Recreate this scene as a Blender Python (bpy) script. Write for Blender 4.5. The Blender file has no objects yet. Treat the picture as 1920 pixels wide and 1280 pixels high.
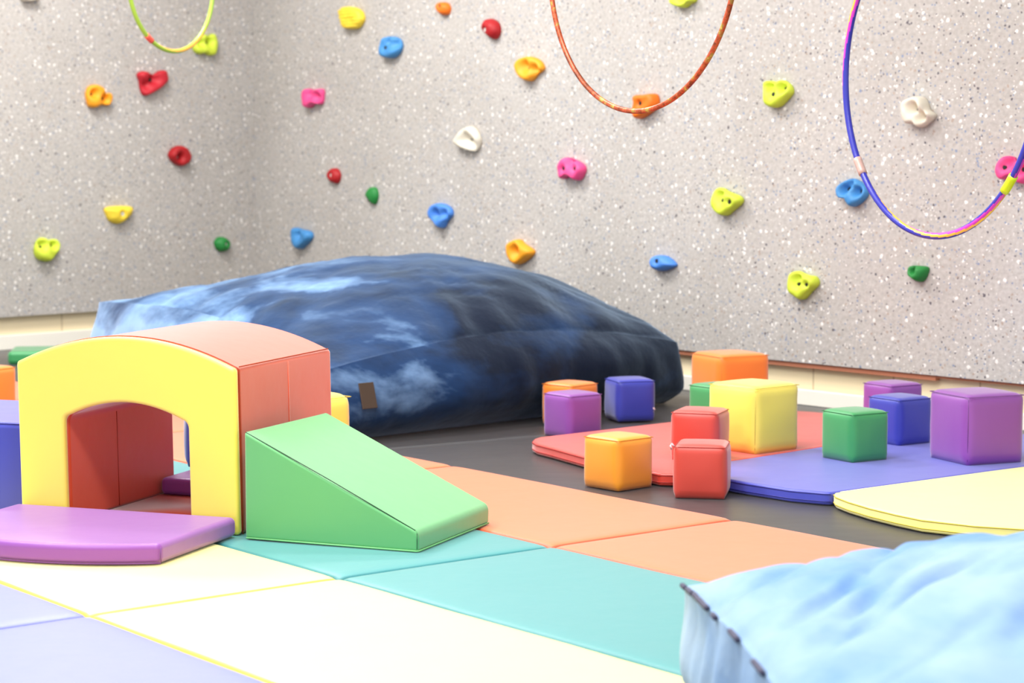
import bpy, bmesh, math, random
from mathutils import Vector, Matrix, noise
random.seed(7)
C = bpy.context.scene.collection
SC = bpy.context.scene

# ------------------------------------------------------------------ camera
FPX = 3900.0                      # focal length in pixels of a 1920 px wide frame
HC = 0.965                        # eye height
PITCH = math.atan(340 / FPX)
cam_d = bpy.data.cameras.new('camera')
cam = bpy.data.objects.new('camera', cam_d); C.objects.link(cam)
cam.location = (0, 0, HC)
cam.rotation_euler = (math.pi / 2 - PITCH, 0, 0)
cam_d.sensor_width = 36.0
cam_d.lens = FPX / 1920 * 36.0
cam_d.dof.use_dof = True
cam_d.dof.focus_distance = 5.35
cam_d.dof.aperture_fstop = 4.6
cam_d.clip_end = 60
SC.camera = cam

# ------------------------------------------------------------------ light
SC.view_settings.view_transform = 'Standard'
SC.view_settings.look = 'None'
SC.view_settings.gamma = 1.0
SC.view_settings.use_curve_mapping = False
SC.view_settings.exposure = 0.0
w = bpy.data.worlds.new('world'); SC.world = w; w.use_nodes = True
w.node_tree.nodes['Background'].inputs[0].default_value = (0.93, 0.96, 1.0, 1)
w.node_tree.nodes['Background'].inputs[1].default_value = 1.4

def area(name, loc, sx, sy, power, col=(1, 0.99, 0.975), rot=(0, 0, 0)):
    l = bpy.data.lights.new(name, 'AREA'); l.shape = 'RECTANGLE'
    l.size = sx; l.size_y = sy; l.energy = power; l.color = col
    o = bpy.data.objects.new(name, l); C.objects.link(o)
    o.location = loc; o.rotation_euler = rot
    return o
for lx, ly, p in ((-2.2, 2.8, 90), (0.6, 2.4, 95), (-2.6, 5.6, 105), (-.4, 5.0, 105), (-1.9, 8.9, 135), (-.8, 7.2, 70)):
    area('ceiling_lamp', (lx, ly, 3.42), 1.2, 0.6, p)

# ------------------------------------------------------------------ helpers
def ray(x, y):
    u = (x - 960) / FPX; v = (640 - y) / FPX
    return Vector((u, math.cos(PITCH) + v * math.sin(PITCH), -math.sin(PITCH) + v * math.cos(PITCH)))
EYE = Vector((0, 0, HC))
def at(x, y, z):                  # point at height z seen at (x, y)
    d = ray(x, y); return EYE + d * ((z - HC) / d.z)
def aty(x, y, Y):                 # point at distance Y seen at (x, y)
    d = ray(x, y); return EYE + d * (Y / d.y)

def lin(r, g, b):
    f = lambda c: (c / 255 / 12.92) if c / 255 <= .04045 else ((c / 255 + .055) / 1.055) ** 2.4
    return (f(r), f(g), f(b), 1)

def new_mat(name):
    m = bpy.data.materials.new(name); m.use_nodes = True
    nt = m.node_tree; b = nt.nodes['Principled BSDF']
    return m, nt, b
def vinyl(name, col, rough=.42, bump=.05, spec=.6, scale=14, sheen=.45, shr=.45):
    m, nt, b = new_mat(name)
    b.inputs['Base Color'].default_value = col
    b.inputs['Roughness'].default_value = rough
    b.inputs['Specular IOR Level'].default_value = spec
    b.inputs['Sheen Weight'].default_value = sheen; b.inputs['Sheen Roughness'].default_value = shr
    tc = nt.nodes.new('ShaderNodeTexCoord')
    n1 = nt.nodes.new('ShaderNodeTexNoise'); n1.inputs['Scale'].default_value = scale; n1.inputs['Detail'].default_value = 2
    n2 = nt.nodes.new('ShaderNodeTexNoise'); n2.inputs['Scale'].default_value = 420; n2.inputs['Detail'].default_value = 2
    nt.links.new(tc.outputs['Object'], n1.inputs['Vector']); nt.links.new(tc.outputs['Object'], n2.inputs['Vector'])
    b1 = nt.nodes.new('ShaderNodeBump'); b1.inputs['Strength'].default_value = bump * 4; b1.inputs['Distance'].default_value = .004
    b2 = nt.nodes.new('ShaderNodeBump'); b2.inputs['Strength'].default_value = .12; b2.inputs['Distance'].default_value = .0006
    nt.links.new(n1.outputs['Fac'], b1.inputs['Height']); nt.links.new(n2.outputs['Fac'], b2.inputs['Height'])
    nt.links.new(b1.outputs['Normal'], b2.inputs['Normal']); nt.links.new(b2.outputs['Normal'], b.inputs['Normal'])
    mr = nt.nodes.new('ShaderNodeMapRange'); mr.inputs['To Min'].default_value = rough - .05; mr.inputs['To Max'].default_value = rough + .06
    nt.links.new(n1.outputs['Fac'], mr.inputs['Value']); nt.links.new(mr.outputs['Result'], b.inputs['Roughness'])
    return m
def plain(name, col, rough=.5, spec=.5):
    m, nt, b = new_mat(name)
    b.inputs['Base Color'].default_value = col; b.inputs['Roughness'].default_value = rough
    b.inputs['Specular IOR Level'].default_value = spec
    tc = nt.nodes.new('ShaderNodeTexCoord'); n = nt.nodes.new('ShaderNodeTexNoise'); n.inputs['Scale'].default_value = 90
    nt.links.new(tc.outputs['Object'], n.inputs['Vector'])
    bp = nt.nodes.new('ShaderNodeBump'); bp.inputs['Strength'].default_value = .15; bp.inputs['Distance'].default_value = .002
    nt.links.new(n.outputs['Fac'], bp.inputs['Height']); nt.links.new(bp.outputs['Normal'], b.inputs['Normal'])
    return m

M = {}
M['yellow'] = vinyl('yellow vinyl', lin(246, 226, 92))
M['red'] = vinyl('red vinyl', lin(206, 66, 52))
M['tunnel_red'] = vinyl('red tunnel vinyl', lin(214, 76, 30), sheen=.85, shr=.4)
M['green'] = vinyl('green vinyl', lin(98, 176, 108))
M['cubegreen'] = vinyl('dark green vinyl', lin(52, 150, 84))
M['blue'] = vinyl('blue vinyl', lin(52, 60, 170))
M['purple'] = vinyl('purple vinyl', lin(138, 68, 160))
M['orange'] = vinyl('orange vinyl', lin(246, 158, 36))
M['deeporange'] = vinyl('deep orange vinyl', lin(240, 132, 34))
M['m_blue'] = vinyl('blue mat vinyl', lin(98, 108, 198), .46)
M['m_yellow'] = vinyl('yellow mat vinyl', lin(255, 246, 150), .46)
M['m_teal'] = vinyl('teal mat vinyl', lin(44, 142, 142), .46)
M['m_orange'] = vinyl('orange mat vinyl', lin(222, 112, 54), .46)
M['r_red'] = vinyl('red floor mat vinyl', lin(214, 62, 46), .4)
M['r_blue'] = vinyl('royal blue floor mat vinyl', lin(70, 78, 190), .42)
M['black'] = vinyl('black vinyl', lin(44, 42, 44), .38, .25, .6, 5, .15)
M['dark_seam'] = plain('dark thread', lin(40, 60, 45), .7)
M['cord'] = plain('grey cord', lin(150, 150, 150), .8)
M['hole'] = plain('dark steel bolt', lin(25, 22, 20), .5)
M['steel'] = plain('bright steel bolt', lin(200, 200, 195), .35)
M['tag'] = plain('white pink tag', lin(240, 200, 205), .6)
M['leather'] = plain('brown leather patch', lin(70, 55, 42), .6)
M['paint_white'] = plain('white baseboard', lin(244, 240, 228), .4)

def tag(o, label=None, cat=None, group=None, kind=None):
    if label: o['label'] = label
    if cat: o['category'] = cat
    if group: o['group'] = group
    if kind: o['kind'] = kind
    return o
def empty(name, loc, rz=0):
    o = bpy.data.objects.new(name, None); C.objects.link(o)
    o.location = loc; o.rotation_euler = (0, 0, rz); o.empty_display_size = .05
    return o
def mesh_obj(name, verts, faces, mat, parent=None, smooth=True, bevel=None, seg=3, mats=None, fidx=None):
    me = bpy.data.meshes.new(name); me.from_pydata([tuple(v) for v in verts], [], faces); me.update()
    bm = bmesh.new(); bm.from_mesh(me); bmesh.ops.recalc_face_normals(bm, faces=bm.faces); bm.to_mesh(me); bm.free()
    for p in me.polygons: p.use_smooth = smooth
    for mm in (mats or [mat]): me.materials.append(mm)
    if fidx:
        for p, i in zip(me.polygons, fidx): p.material_index = i
    o = bpy.data.objects.new(name, me); C.objects.link(o)
    if parent: o.parent = parent
    if bevel:
        b = o.modifiers.new('bevel', 'BEVEL'); b.width = bevel; b.segments = seg; b.limit_method = 'ANGLE'
        b.angle_limit = math.radians(35); b.harden_normals = True
    return o
def prism(poly, z0, z1):
    n = len(poly)
    v = [(p[0], p[1], z0) for p in poly] + [(p[0], p[1], z1) for p in poly]
    f = [tuple(range(n))[::-1], tuple(range(n, 2 * n))] + [(i, (i + 1) % n, n + (i + 1) % n, n + i) for i in range(n)]
    return v, f
def tube(pts, r, n=8, closed=False):
    v = []; f = []; m = len(pts)
    P = [Vector(p) for p in pts]
    for i in range(m):
        a = P[(i - 1) % m] if (closed or i > 0) else P[i]; b = P[(i + 1) % m] if (closed or i < m - 1) else P[i]
        t = (b - a).normalized(); up = Vector((0, 0, 1)) if abs(t.z) < .95 else Vector((1, 0, 0))
        s = t.cross(up).normalized(); q = s.cross(t)
        for k in range(n):
            w_ = 2 * math.pi * k / n; v.append(P[i] + s * (math.cos(w_) * r) + q * (math.sin(w_) * r))
    for i in range(m if closed else m - 1):
        j = (i + 1) % m
        for k in range(n):
            f.append((i * n + k, i * n + (k + 1) % n, j * n + (k + 1) % n, j * n + k))
    if not closed:
        f.append(tuple(range(n))); f.append(tuple((m - 1) * n + k for k in range(n)))
    return v, f
def box(x0, x1, y0, y1, z0, z1):
    return prism([(x0, y0), (x1, y0), (x1, y1), (x0, y1)], z0, z1)

# ------------------------------------------------------------------ room shell
v, f = prism([(-9, -2), (9, -2), (9, 15), (-9, 15)], -.06, 0)
tag(mesh_obj('floor', v, f, M['black'], smooth=False), kind='structure')
v, f = prism([(-9, -2), (9, -2), (9, 15), (-9, 15)], 3.5, 3.56)
M['ceiling'] = plain('ceiling paint', lin(235, 235, 232), .9)
tag(mesh_obj('ceiling', v, f, M['ceiling'], smooth=False), kind='structure')

def speckle():
    m, nt, b = new_mat('speckled textured climbing wall')
    N = nt.nodes.new; L = nt.links.new
    tc = N('ShaderNodeTexCoord')
    base = N('ShaderNodeTexNoise'); base.inputs['Scale'].default_value = 60; base.inputs['Detail'].default_value = 5
    L(tc.outputs['Object'], base.inputs['Vector'])
    r0 = N('ShaderNodeValToRGB'); e = r0.color_ramp.elements
    e[0].position = .3; e[0].color = lin(176, 171, 166); e[1].position = .72; e[1].color = lin(199, 195, 190)
    L(base.outputs['Fac'], r0.inputs['Fac'])
    big = N('ShaderNodeTexNoise'); big.inputs['Scale'].default_value = 1.2; big.inputs['Detail'].default_value = 3
    L(tc.outputs['Object'], big.inputs['Vector'])
    rb = N('ShaderNodeValToRGB'); e = rb.color_ramp.elements
    e[0].position = .35; e[0].color = (.90, .89, .88, 1); e[1].position = .68; e[1].color = (1, 1, 1, 1)
    L(big.outputs['Fac'], rb.inputs['Fac'])
    mul = N('ShaderNodeMix'); mul.data_type = 'RGBA'; mul.blend_type = 'MULTIPLY'; mul.inputs[0].default_value = 1
    L(r0.outputs['Color'], mul.inputs[6]); L(rb.outputs['Color'], mul.inputs[7])
    cur = mul.outputs[2]
    def layer(scale, thr, keep, cols, off):
        nonlocal cur
        mp = N('ShaderNodeMapping'); mp.inputs['Location'].default_value = (off, off * 1.7, off * .6)
        L(tc.outputs['Object'], mp.inputs['Vector'])
        ns = N('ShaderNodeTexNoise'); ns.inputs['Scale'].default_value = 90
        L(mp.outputs['Vector'], ns.inputs['Vector'])
        mx = N('ShaderNodeMix'); mx.data_type = 'RGBA'; mx.blend_type = 'LINEAR_LIGHT'; mx.inputs[0].default_value = .006
        L(mp.outputs['Vector'], mx.inputs[6]); L(ns.outputs['Color'], mx.inputs[7])
        vo = N('ShaderNodeTexVoronoi'); vo.inputs['Scale'].default_value = scale
        L(mx.outputs[2], vo.inputs['Vector'])
        lt = N('ShaderNodeMath'); lt.operation = 'LESS_THAN'; lt.inputs[1].default_value = thr
        L(vo.outputs['Distance'], lt.inputs[0])
        sp = N('ShaderNodeSeparateColor'); L(vo.outputs['Color'], sp.inputs[0])
        cl = N('ShaderNodeTexNoise'); cl.inputs['Scale'].default_value = 5; L(mp.outputs['Vector'], cl.inputs['Vector'])
        th = N('ShaderNodeMath'); th.operation = 'MULTIPLY'; th.inputs[1].default_value = keep * 2; L(cl.outputs['Fac'], th.inputs[0])
        kp = N('ShaderNodeMath'); kp.operation = 'LESS_THAN'; L(sp.outputs[0], kp.inputs[0]); L(th.outputs[0], kp.inputs[1])
        mk = N('ShaderNodeMath'); mk.operation = 'MULTIPLY'; L(lt.outputs[0], mk.inputs[0]); L(kp.outputs[0], mk.inputs[1])
        rp = N('ShaderNodeValToRGB'); rp.color_ramp.interpolation = 'CONSTANT'
        el = rp.color_ramp.elements
        while len(el) < len(cols): el.new(.5)
        for i, (p_, c_) in enumerate(cols): el[i].position = p_; el[i].color = c_
        L(sp.outputs[1], rp.inputs['Fac'])
        mm = N('ShaderNodeMix'); mm.data_type = 'RGBA'; L(mk.outputs[0], mm.inputs[0]); L(cur, mm.inputs[6]); L(rp.outputs['Color'], mm.inputs[7])
        cur = mm.outputs[2]; return mk.outputs[0]
    white = lin(232, 228, 223); cream = lin(222, 208, 194); blue = lin(132, 144, 168); dark = lin(100, 96, 102); tan = lin(172, 156, 144)
    layer(55, .27, .33, [(0, white), (.45, cream), (.62, blue), (.78, tan), (.93, dark)], 3.1)
    layer(34, .25, .33, [(0, white), (.55, cream), (.78, blue), (.9, tan), (.98, dark)], 11.3)
    layer(90, .30, .36, [(0, white), (.4, tan), (.68, blue), (.88, dark)], 23.3)
    L(cur, b.inputs['Base Color'])
    b.inputs['Roughness'].default_value = .75; b.inputs['Specular IOR Level'].default_value = .25
    bp = N('ShaderNodeBump'); bp.inputs['Strength'].default_value = .5; bp.inputs['Distance'].default_value = .004
    L(base.outputs['Fac'], bp.inputs['Height']); L(bp.outputs['Normal'], b.inputs['Normal'])
    return m
M['speckle'] = speckle()
def blockwall():
    m, nt, b = new_mat('cream painted block wall'); N = nt.nodes.new; L = nt.links.new
    uv = N('ShaderNodeTexCoord')
    br = N('ShaderNodeTexBrick'); br.inputs['Scale'].default_value = 1
    br.inputs['Color1'].default_value = lin(232, 216, 178); br.inputs['Color2'].default_value = lin(238, 222, 188); br.inputs['Mortar'].default_value = lin(196, 176, 140)
    br.inputs['Mortar Size'].default_value = .004; br.inputs['Brick Width'].default_value = .4; br.inputs['Row Height'].default_value = .2
    mp = N('ShaderNodeMapping'); mp.inputs['Rotation'].default_value = (math.radians(90), 0, 0)
    L(uv.outputs['Object'], mp.inputs['Vector']); L(mp.outputs['Vector'], br.inputs['Vector']); L(br.outputs['Color'], b.inputs['Base Color'])
    b.inputs['Roughness'].default_value = .6
    return m
M['block'] = blockwall()
M['plywood'] = plain('brown plywood edge', lin(176, 112, 84), .7)

CORN = at(480, 564, .17); LEFT0 = at(0, 595, .17); BEND = at(1374, 667, .17); RIGHT0 = at(1920, 720, .17)
def wall_frame(P, Q):             # local frame: x along the wall, y towards the back, origin at P on the floor
    d = (Q - P); d.z = 0; d.normalize(); return d
WL = {}
LE = LEFT0 + (LEFT0 - CORN).normalized() * 3.2
RE = RIGHT0 + (RIGHT0 - BEND).normalized() * 3.5
def wall(side, P, Q, zb, e0=0, e1=0):
    d = wall_frame(P, Q); ln = (Vector((Q.x, Q.y)) - Vector((P.x, P.y))).length
    ang = math.atan2(d.y, d.x); WL[side] = (Vector((P.x, P.y, 0)), d, Vector((d.y, -d.x, 0)))  # normal to the room
    loc = (P.x, P.y, 0)
    def put(name, v, f, mat, bev=None):
        o = mesh_obj(name, v, f, mat, smooth=False, bevel=bev); o.location = loc; o.rotation_euler = (0, 0, ang)
        tag(o, kind='structure'); return o
    v, f = box(0, ln, 0, .035, zb, 3.5); put('wall_' + side, v, f, M['speckle'])
    return ln, put
# walls are listed left end -> right end as seen from the camera, the room lies on local -y
lnL, putL = wall('left', LE, CORN, .17)
lnB, putB = wall('back', CORN, BEND, .17)
lnR, putR = wall('right', BEND, RE, .17)
tn = 0
for side, ln, put in (('left', lnL, putL), ('back', lnB, putB), ('right', lnR, putR)):
    v, f = box(-.1, ln + .1, .037, .2, 0, 3.5); 
    o = put('wall_' + side, v, f, M['block']); o.name = 'wall_' + side + '_blocks' if False else 'wall_' + side
    v, f = box(0, ln, .012, .035, 0, .062 if side != 'left' else .075); put('baseboard_' + side, v, f, M['paint_white'], .004)
v, f = box(lnB - 1.15, lnB - .002, .008, .034, .150, .1685); o = putB('trim_1', v, f, M['plywood'])
v, f = box(.002, 1.02, .008, .034, .150, .1685); putR('trim_2', v, f, M['plywood'])
v, f = box(1.02, lnR, .010, .034, .160, .1685); putR('trim_3', v, f, M['plywood'])

# ------------------------------------------------------------------ black vinyl mat on the floor
P1 = at(759, 839, 0); P2 = at(1010, 818, 0); dd = (P2 - P1); dd.z = 0; dd.normalize()
a_ = P1 - dd * 1.0; b_ = P1 + dd * 4.5; nn = Vector((dd.y, -dd.x, 0))
O = at(165, 1150, .035); YAW = math.radians(38.3)
BD = Vector((math.cos(YAW), math.sin(YAW), 0)); AD = Vector((-BD.y, BD.x, 0))
O0 = Vector((O.x, O.y, 0)); PW = .617; PL = 1.22
# left border runs just beside the coloured mats
c0 = O0 + BD * (3 * PW + .004)
def on_border(p):                 # slide along dd until the point lies on the mat border
    t = (c0 - p).dot(BD) / dd.dot(BD); return p + dd * t
q0 = on_border(P1)
nx, ny = 60, 40; verts = []; faces = []
near = c0 - AD * 1.4
for i in range(nx + 1):
    for j in range(ny + 1):
        s = i / nx; t = j / ny
        A0 = q0.lerp(near, t); wv = 3.6 * s
        p = A0 + dd * wv * 1.0
        z = .004 + .003 * max(0, noise.noise(Vector((p.x * 3, p.y * 3, 1)))) * (1 if s > 0 else 0)
        if s < .05: z += .022 * max(0, noise.noise(Vector((t * 16, 3, 0)))) * (1 - s / .05)
        verts.append((p.x, p.y, z))
for i in range(nx):
    for j in range(ny):
        k = i * (ny + 1) + j; faces.append((k, k + 1, k + ny + 2, k + ny + 1))
o = mesh_obj('black_floor_mat', verts, faces, M['black'])
sm = o.modifiers.new('thickness', 'SOLIDIFY'); sm.thickness = .0035; sm.offset = -1
tag(o, 'large thin black vinyl mat on the floor beside the orange panels', 'mat')

# ------------------------------------------------------------------ folding mats
ROWLAB = ['folding mat of four coloured panels nearest the camera, its yellow panel palest',
          'folding mat under the front half of the red and yellow tunnel and the green wedge',
          'folding mat just behind the tunnel, its teal panel seen through the tunnel opening',
          'folding mat mostly hidden behind the blue block left of the tunnel',
          'farthest folding mat, towards the left wall, its orange panel showing beside the tunnel']
cols = [('blue_panel', 'm_blue'), ('yellow_panel', 'm_yellow'), ('teal_panel', 'm_teal'), ('orange_panel', 'm_orange')]
for nm, c_ in (('m_blue', (96, 102, 200)), ('m_yellow', (252, 216, 70)), ('m_teal', (44, 128, 132)), ('m_orange', (232, 92, 56))):
    M[nm + '_edge'] = vinyl(nm[2:] + ' mat edge binding', lin(*c_), .5, sheen=.15)
def mat_row(v0, lab):
    t = empty('folding_mat', O0 + AD * (v0 * PL), YAW)
    tag(t, lab, 'mat', 'folding floor mats laid end to end')
    g = .004
    for k, (nm, mk) in enumerate(cols):
        x0 = (k - 1) * PW; n = 14; m = 24
        vs = []; fs = []; ix = []
        us = [0, .012, .035, .08] + [.08 + .84 * q / 8 for q in range(1, 8)] + [.92, .965, .988, 1]
        ws = [0, .006, .018, .04] + [.04 + .92 * q / 16 for q in range(1, 16)] + [.96, .982, .994, 1]
        n = len(us) - 1; m = len(ws) - 1
        for i in range(n + 1):
            for j in range(m + 1):
                u = us[i]; w_ = ws[j]
                e = min(u, 1 - u) * PW; e2 = min(w_, 1 - w_) * PL
                z = .035 - .006 * math.exp(-e / .008) - .008 * math.exp(-e2 / .009) + .0016 * noise.noise(Vector((x0 + u * 2, v0 * 3 + w_ * 4, 2)))
                vs.append((x0 + g / 4 + u * (PW - g / 2), g / 2 + w_ * (PL - g), z))
        for i in range(n):
            for j in range(m):
                q = i * (m + 1) + j; fs.append((q, q + m + 1, q + m + 2, q + 1)); ix.append(1 if i in (0, n - 1) or j in (0, m - 1) else 0)
        ring = [i * (m + 1) for i in range(n + 1)] + [n * (m + 1) + j for j in range(1, m + 1)] + [i * (m + 1) + m for i in range(n - 1, -1, -1)] + [j for j in range(m - 1, 0, -1)]
        base = len(vs)
        for r_ in ring: vs.append((vs[r_][0], vs[r_][1], .0005))
        L_ = len(ring)
        for i in range(L_): fs.append((ring[i], ring[(i + 1) % L_], base + (i + 1) % L_, base + i))
        fs.append(tuple(base + i for i in range(L_)))
        ix += [1] * (len(fs) - len(ix))
        mesh_obj(nm, vs, fs, None, t, mats=[M[mk], M[mk + '_edge']], fidx=ix)
        if k:                      # stitched hinge between two panels
            vv, ff = box(x0 - .006, x0 + .006, .01, PL - .01, .0005, .024)
            mesh_obj('hinge', vv, ff, M['m_yellow_edge'] if k < 3 else M['m_orange_edge'], t, bevel=.002)
for r in range(-1, 4): mat_row(r, ROWLAB[r + 1])

# ------------------------------------------------------------------ red / blue / yellow petal mat
zt = .045
def P2d(x, y, z=zt): q = at(x, y, z); return (q.x, q.y)
seam_rb = lambda x: 884 - .158 * (x - 1240)
seam_by = lambda x: 921.5 - .135 * (x - 1561)
red = [P2d(1010, 819), P2d(1001, 822), P2d(998, 826), P2d(1006, 831), P2d(1034, 838), P2d(1085, 852), P2d(1160, 872), P2d(1236, 887), P2d(1268, 888), P2d(1300, 873), P2d(1400, seam_rb(1400)), P2d(1774, seam_rb(1774)), P2d(1531, 772), P2d(1470, 768), P2d(1250, 791)]
blu = [P2d(1301, 873.1), P2d(1269, 888.3), P2d(1300, 890), P2d(1366, 898), P2d(1400, 904), P2d(1482, 916.5), P2d(1545, 922), P2d(1558, 922.5), P2d(1800, seam_by(1800)), P2d(2150, seam_by(2150)), P2d(2150, 834), P2d(1776, seam_rb(1776) + .1), P2d(1400, seam_rb(1400) + .1)]
yel = [P2d(1563, 923), P2d(1567, 928), P2d(1590, 937), P2d(1630, 949), P2d(1680, 961), P2d(1728, 971), P2d(1826, 982), P2d(1950, 990), P2d(2150, 1000), P2d(2150, seam_by(2150) + .8), P2d(1800, seam_by(1800) + .8)]
SEAMC = {'r_red': plain('red welt', lin(170, 40, 34), .5), 'r_blue': plain('blue welt', lin(44, 46, 140), .5), 'm_yellow': plain('yellow welt', lin(226, 196, 60), .5)}
t = empty('petal_mat', (red[3][0], red[3][1], .006))
tag(t, 'curved end play mat in red, royal blue and yellow panels holding loose foam cubes', 'mat')
for nm, poly, mk, (ia, ib) in (('red_panel', red, 'r_red', (0, 9)), ('blue_panel', blu, 'r_blue', (1, 8)), ('yellow_panel', yel, 'm_yellow', (0, 10))):
    v, f = prism([(x - red[3][0], y - red[3][1]) for x, y in poly], 0.0015, zt - .006)
    mesh_obj(nm, v, f, M[mk], t, bevel=.009, seg=4)
    for zz in (.0325, .012):
        v, f = tube([(x - red[3][0], y - red[3][1], zz) for x, y in poly[ia:ib]], .0016, 6)
        mesh_obj('edge_seam', v, f, SEAMC[mk], t)

for mk, pts_ in (('r_red', [(1310, 871), (1400, seam_rb(1400)), (1765, seam_rb(1765))]), ('m_yellow', [(1575, seam_by(1575)), (1850, seam_by(1850)), (2130, seam_by(2130))])):
    pts_ = [P2d(*p_) for p_ in pts_]
    v, f = tube([(x - red[3][0], y - red[3][1], .0275) for x, y in pts_], .009, 8)
    mesh_obj('hinge', v, f, M[mk], t)

# ------------------------------------------------------------------ soft cubes
def puffy(h, r, b, n=14, seed=0, amp=.0012):
    vs = []; idx = {}; fs = []
    co = [-1 + 2 * i / n for i in range(n + 1)]
    co = [math.copysign(abs(c) ** .7, c) for c in co]
    def vert(p):
        k = tuple(round(c, 5) for c in p)
        if k in idx: return idx[k]
        P = Vector(p) * h
        q = Vector([max(-(h - r), min(h - r, c)) for c in P])
        d = P - q
        if d.length > 1e-9: P = q + d.normalized() * r
        x, y, z = p
        bx = (1 - y * y) * (1 - z * z); by = (1 - x * x) * (1 - z * z); bz = (1 - x * x) * (1 - y * y)
        P += Vector((math.copysign(b * bx, x) if abs(x) > .99 else 0, math.copysign(b * by, y) if abs(y) > .99 else 0, (b * bz if z > .99 else 0)))
        # corners pull out a little where the seams meet
        P *= 1 + .02 * (abs(x * y * z)) ** 6
        P += Vector((noise.noise(P * 14 + Vector((seed, 0, 0))), noise.noise(P * 14 + Vector((0, seed, 5))), 0)) * amp * (1 if z < .99 and z > -.99 else .4)
        if z < -.99: P.z = -h
        idx[k] = len(vs); vs.append(P); return idx[k]
    for ax in range(3):
        for s in (-1, 1):
            for i in range(n):
                for j in range(n):
                    quad = []
                    for (a, c) in ((co[i], co[j]), (co[i + 1], co[j]), (co[i + 1], co[j + 1]), (co[i], co[j + 1])):
                        p = [0, 0, 0]; p[ax] = s; p[(ax + 1) % 3] = a; p[(ax + 2) % 3] = c; quad.append(vert(p))
                    fs.append(tuple(quad))
    return vs, fs
def dark(m, k=.6):
    key = m + '_seam'
    if key not in M:
        c = M[m].node_tree.nodes['Principled BSDF'].inputs['Base Color'].default_value
        M[key] = plain(m + ' stitched seam', (c[0] * k, c[1] * k, c[2] * k, 1), .5)
    return M[key]
def cube(x, Y, zb, s, wl, wr, mk, label, group, rad=.020, tagat=None, lip=True):
    d = ray(x, 900); X = d.x / d.y * Y; phi = math.atan2(X, Y); a = math.atan2(wr, wl)
    R = lambda p: Vector((p[0] * math.cos(phi) + p[1] * math.sin(phi), -p[0] * math.sin(phi) + p[1] * math.cos(phi), 0))
    lv = R((-math.cos(a) * s, math.sin(a) * s)); rv = R((math.sin(a) * s, math.cos(a) * s))
    c = Vector((X, Y, 0)) + (lv + rv) / 2
    t = empty('foam_cube', (c.x, c.y, zb), math.atan2(-lv.y, -lv.x))
    tag(t, label, 'foam cube', group)
    sd = x * .37
    vs, fs = puffy(s / 2, rad if s < .18 else rad * 1.25, s * .03, seed=sd)
    mesh_obj('cover', [p + Vector((0, 0, s / 2)) for p in vs], fs, M[mk], t)
    h = s / 2 - rad * .16; hh = s / 2 - rad * .42; zt_ = s - rad * .30
    # stitched seams: round the top and down two corners
    if lip:
        pts = []
        for (ax, ay) in ((-1, -1), (1, -1), (1, 1), (-1, 1)): pass
        k = h * .98
        loop = [(-k, -h), (k, -h), (h, -k), (h, k), (k, h), (-k, h), (-h, k), (-h, -k)]
        v, f = tube([(px_, py_, zt_) for px_, py_ in loop], .0011, 6, True)
        mesh_obj('top_seam', v, f, dark(mk), t)
        q = hh + .0005
        for (ax, ay) in ((1, -1), (-1, 1)):
            v, f = tube([(ax * q, ay * q, rad * .6), (ax * (q + .001), ay * (q + .001), s * .5), (ax * q, ay * q, s - rad * .7)], .0010, 6)
            mesh_obj('side_seam', v, f, dark(mk), t)
    if tagat:
        tx, ty, tz = tagat
        v, f = tube([(tx, ty, tz), (tx - .006, ty - .004, tz + .008), (tx - .010, ty - .006, tz + .002), (tx - .006, ty - .004, tz - .008)], .0032, 6)
        mesh_obj('zip_tag', v, f, M['tag'], t)
    return t
S = .152; SL = .212
G1 = 'small foam cubes by the petal mat'; G2 = 'large foam cubes by the petal mat'
cube(1159, 5.97, .0075, S, 73, 73, 'orange', 'small golden orange foam cube on black floor in front of the petal mat', G1)
cube(1362, 5.83, .0075, S, 112, 9, 'red', 'small red foam cube standing nearest on the black floor, face on', G1, tagat=(-.074, -.068, .147))
cube(1345, 6.30, .0455, S, 93, 24, 'red', 'small red foam cube on the petal mat behind the nearest red one', G1)
cube(1068, 7.10, .0075, S, 56, 68, 'purple', 'small purple foam cube at far left end of the red panel', G1)
cube(1157, 7.58, .0075, S, 27, 74, 'blue', 'small blue foam cube beside the dark blue crash bag', G1, tagat=(.078, .07, .04))
cube(1072, 7.43, .0075, S, 62, 54, 'deeporange', 'small orange foam cube half hidden behind the small purple one', G1)
cube(1350, 7.47, .0455, .215, 63, 98, 'deeporange', 'large orange foam cube standing tallest near the wall', G2)
cube(1344, 7.02, .0455, S, 47, 50, 'cubegreen', 'small green foam cube hidden behind the large yellow cube', G1)
cube(1415, 6.46, .0455, SL, 100, 92, 'yellow', 'large yellow foam cube in the middle of the cubes', G2)
cube(1597, 6.28, .0455, S, 62, 71, 'cubegreen', 'small green foam cube standing alone on the royal blue panel', G1)
cube(1684, 6.66, .0455, S, 60, 62, 'blue', 'small blue foam cube behind the green one on the mat', G1)
cube(1668, 7.08, .0455, S, 56, 62, 'purple', 'small purple foam cube half hidden behind the right blue cube', G1)
cube(1812, 6.22, .0455, SL, 79, 113, 'purple', 'large purple foam cube at the right edge of the picture', G2)

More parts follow.
